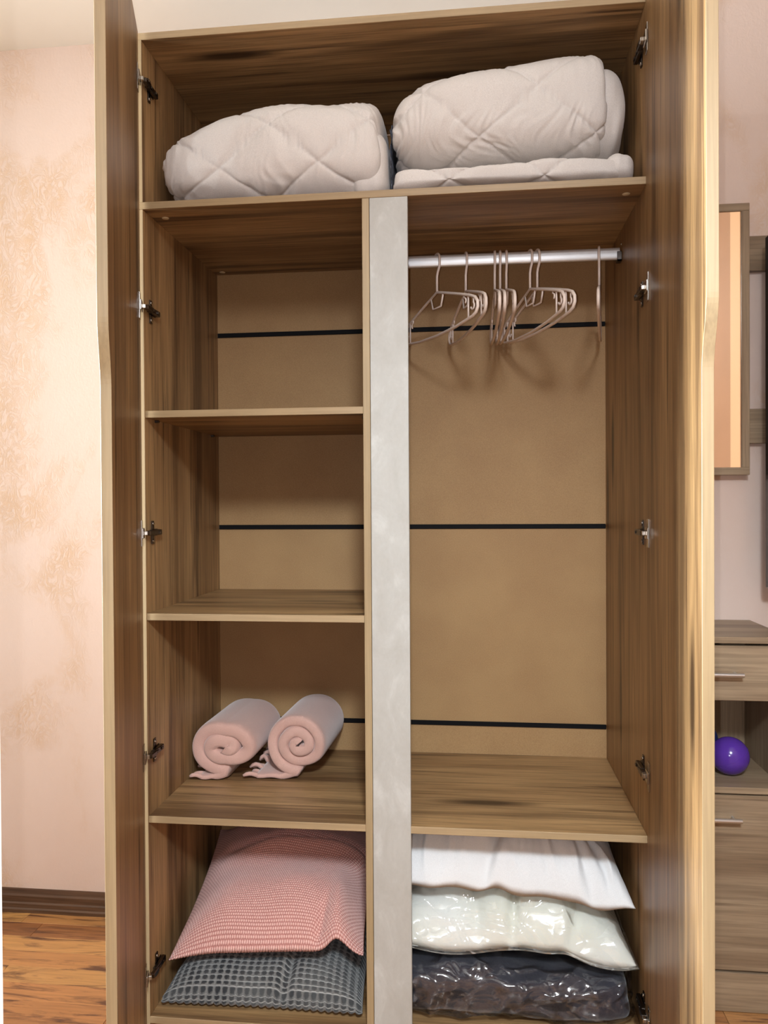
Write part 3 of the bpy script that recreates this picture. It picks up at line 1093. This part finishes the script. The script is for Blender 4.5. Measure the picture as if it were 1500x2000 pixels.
# ------------------------------------------------------------------ rolled throws
def roll(label, cx, y0, y1, rx, rz, turns, flap, seed, phase=0.0, skew=0.0, oval=0.0):
    t = thing('blanket', label, 'blanket', (0, 0, 0), 0, 'rolled pink throws on the lower left shelf')
    zc = ZL + rz + 0.006
    N = 150
    th = rx / (turns + 0.45)
    path = []
    for k in range(N + 1):
        f = k / N
        ang = -math.pi / 2 + 2 * math.pi * turns * (1 - f) * -1 + phase * (1 - f)
        r = (0.10 + turns * f) / (turns + 0.10)
        wob = 1 + 0.06 * noise.noise(Vector((math.cos(ang) * 1.3, math.sin(ang) * 1.3, seed + f * turns)))
        wob *= 1 + oval * (1 - f) * (abs(math.cos(ang)) - 0.5)
        path.append((cx + math.cos(ang) * (rx - th / 2) * r * wob, zc + math.sin(ang) * (rz - th / 2) * r * wob, f))
    # outer end leaves the roll at its bottom and lies on the shelf as a flap
    x_end, z_end = path[-1][0], path[-1][1]
    nf = 16
    for k in range(1, nf + 1):
        f = k / nf
        path.append((x_end - flap * f, z_end - (z_end - (ZL + 0.0085)) * sm(0, 0.5, f) + 0.004 * math.sin(f * 9 + seed) * (1 - f) * f * 4 * 0.5, 1.0))
    P = []
    nseg = 26
    for i, (x, z, f) in enumerate(path):
        a = path[max(0, i - 1)]
        b = path[min(len(path) - 1, i + 1)]
        tg = Vector((b[0] - a[0], 0, b[1] - a[1])).normalized()
        nr = Vector((tg.z, 0, -tg.x))
        h = th * 0.492 if i <= N else 0.492 * th - (0.492 * th - 0.0075) * sm(0, 0.6, (i - N) / nf)
        ring = []
        dy = 0.010 * noise.noise(Vector((i * 0.05, seed, 1))) + 0.010 * (1 - f)
        for k in range(nseg):
            q = 2 * math.pi * k / nseg
            c_, s_ = math.cos(q), math.sin(q)
            yy = math.copysign(abs(c_) ** 0.15, c_)
            nn = math.copysign(abs(s_) ** 0.6, s_)
            hy = (y1 - y0) / 2
            # round the folded ends generously
            ring.append(Vector((x, (y0 + y1) / 2 + yy * hy - (dy if yy < 0 else 0), z)) + nr * (nn * h) + Vector((skew * (yy + 1) * hy, 0, 0)))
        P.append(ring)
    # P[i][k]: sweep; use closed in k
    Q = [[P[i][k] for i in range(len(P))] for k in range(nseg)]
    for rr in Q:
        for p in rr:
            p.z = max(p.z, ZL + 0.0008)
    grid_obj('rolled_cloth', Q, True, M['fleece'], t)
    # twisted fringe along the outer end of the cloth
    xe = path[-1][0]
    nt = 11
    rnd = random.Random(seed)
    bmx = None
    for k in range(nt):
        yk = y0 + 0.004 + (y1 - y0 - 0.01) * k / (nt - 1)
        L = 0.034 + 0.020 * rnd.random()
        dx = -L * (0.6 + 0.4 * rnd.random())
        dyk = (rnd.random() - 0.75) * 0.022
        lift = 0.006 + 0.020 * rnd.random() * (1 if k > 1 else 0.15)
        x0_ = xe + skew * (yk - y0) + 0.004
        pts = []
        lo = max(0.004, x0_ + dx)
        for s_ in range(6):
            f = s_ / 5
            pts.append((x0_ + (lo - x0_) * f, yk + dyk * f, ZL + 0.0078 + lift * math.sin(f * 2.6) * (0.6 if k % 2 else 1.0)))
        bm_ = bmesh.new()
        tube(bm_, pts, [0.0052, 0.0062, 0.0058, 0.0056, 0.0052, 0.0030], 8)
        obj('tassel', bm_, M['fleece'], t, True)
    return t


roll('dusty pink fleece throw rolled up, against the left side of the shelf', 0.106, 0.238, 0.505, 0.104, 0.083, 2.1, 0.066, 3, 0.5, 0.02, 0.55)
roll('dusty pink fleece throw rolled up, right of the other rolled throw', 0.295, 0.262, 0.510, 0.096, 0.089, 2.5, 0.112, 8, 0.0, 0.04)

# ------------------------------------------------------------------ right side of the room: sideboard, mirror, shelves, television
sb = thing('sideboard', 'grey oak sideboard with drawer, open niche and door right of the wardrobe', 'sideboard', (0, 0, 0))
SX, SZ = (M['sonoma_x'], M['sonoma_x']), (M['sonoma_z'], M['sonoma_z'])
X0, X1, Y0, Y1 = 1.185, 1.512, 0.265, WY - 0.002
board('top_panel', X0, X1, Y0 - 0.002, Y1, 0.907, 0.923, SX, sb)
board('side_panel', X0, X0 + T, Y0 + 0.019, Y1, 0.0, 0.9065, SZ, sb)
board('side_panel', X1 - T, X1, Y0 + 0.019, Y1, 0.0, 0.9065, SZ, sb)
board('back_panel', X0 + T, X1 - T, Y1 - 0.006, Y1, 0.09, 0.9065, M['sonoma_z'], sb)
board('shelf', X0 + T, X1 - T, Y0, Y1 - 0.006, 0.539, 0.555, SX, sb)
board('shelf', X0 + T, X1 - T, Y0 + 0.02, Y1 - 0.006, 0.775, 0.785, SX, sb)
dw = board('drawer_front', X0 + 0.001, X1 - 0.001, Y0, Y0 + 0.018, 0.767, 0.901, SX, sb)
df = board('cabinet_door', X0 + 0.001, X1 - 0.001, Y0, Y0 + 0.018, 0.105, 0.535, SX, sb)
board('plinth_board', X0 + 0.001, X1 - 0.001, Y0, Y0 + 0.018, 0.003, 0.099, SX, sb)
for z, xr, par in ((0.834, 1.394, dw), (0.481, 1.389, df)):
    bm = bmesh.new()
    tube(bm, [(xr - 0.125, Y0 - 0.024, z), (xr, Y0 - 0.024, z)], 0.0055, 14)
    for xx in (xr - 0.11, xr - 0.015):
        tube(bm, [(xx, Y0 - 0.024, z), (xx, Y0 + 0.0005, z)], 0.004, 8)
    obj('handle', bm, M['handle'], par, False)

bm = bmesh.new()
bmesh.ops.create_uvsphere(bm, u_segments=48, v_segments=32, radius=0.0475, matrix=Matrix.Translation((1.397, 0.36, 0.6028)))
ball = obj('ball', bm, M['ball'], None, True)
tag(ball, 'shiny purple ball in the open niche of the sideboard', 'ball')
bm = bmesh.new()
tube(bm, [(1.397 + 0.0476 * math.sin(a) * math.cos(0.5), 0.36 - 0.0476 * math.cos(a), 0.6028 + 0.0476 * math.sin(a) * math.sin(0.5)) for a in [2 * math.pi * k / 40 for k in range(40)]], 0.0006, 6, closed=True)
obj('seam', bm, M['ball'], ball)
bm = bmesh.new()
bmesh.ops.create_uvsphere(bm, u_segments=32, v_segments=20, radius=0.055, matrix=Matrix.Translation((1.345, 0.468, 0.6103)))
tag(obj('ball', bm, M['blue'], None, True), 'dark blue ball behind the purple ball in the niche', 'ball')

wm = thing('wall_mirror', 'tall wall mirror in a flat grey oak frame above the sideboard', 'mirror')
mx0, mx1, mz0, mz1, my = 1.19, 1.501, 1.326, 2.068, 0.520
fw = 0.021
bmg = board('mirror_glass', mx0 + fw, mx1 - fw, my + 0.004, my + 0.008, mz0 + fw, mz1 - fw, M['mirror'], wm, bev=0)
board('frame_rail', mx0, mx1, my, WY - 0.001, mz0, mz0 + fw, SX, wm)
board('frame_rail', mx0, mx1, my, WY - 0.001, mz1 - fw, mz1, SX, wm)
board('frame_stile', mx0, mx0 + fw, my, WY - 0.001, mz0 + fw, mz1 - fw, SZ, wm)
board('frame_stile', mx1 - fw, mx1, my, WY - 0.001, mz0 + fw, mz1 - fw, SZ, wm)
g = 'grey oak wall boards behind the television'
for z0, z1, lb in ((1.887, 1.982, 'upper grey oak board fixed on the wall right of the mirror'), (1.413, 1.508, 'lower grey oak board fixed on the wall right of the mirror')):
    bm = bmesh.new()
    box(bm, 1.503, 1.88, 0.535, WY - 0.0008, z0, z1, 0.001)
    tag(obj('wall_board', bm, M['sonoma_x']), lb, 'board', g)
tv = thing('television', 'black flat television at the right edge of the picture', 'television')
board('screen', 1.527, 1.87, 0.449, 0.452, 1.03, 1.95, M['tv'], tv, bev=0)
bm = bmesh.new()
box(bm, 1.526, 1.871, 0.4525, 0.478, 1.021, 1.959, 0.003)
obj('back_case', bm, M['tv'], tv)
bm = bmesh.new()
box(bm, 1.60, 1.80, 0.4782, 0.5345, 1.42, 1.50, 0.002)
obj('wall_bracket', bm, M['black'], tv)
bm = bmesh.new()
box(bm, 1.60, 1.80, 0.478, 0.5345, 1.895, 1.935, 0.002)
obj('wall_bracket', bm, M['black'], tv)
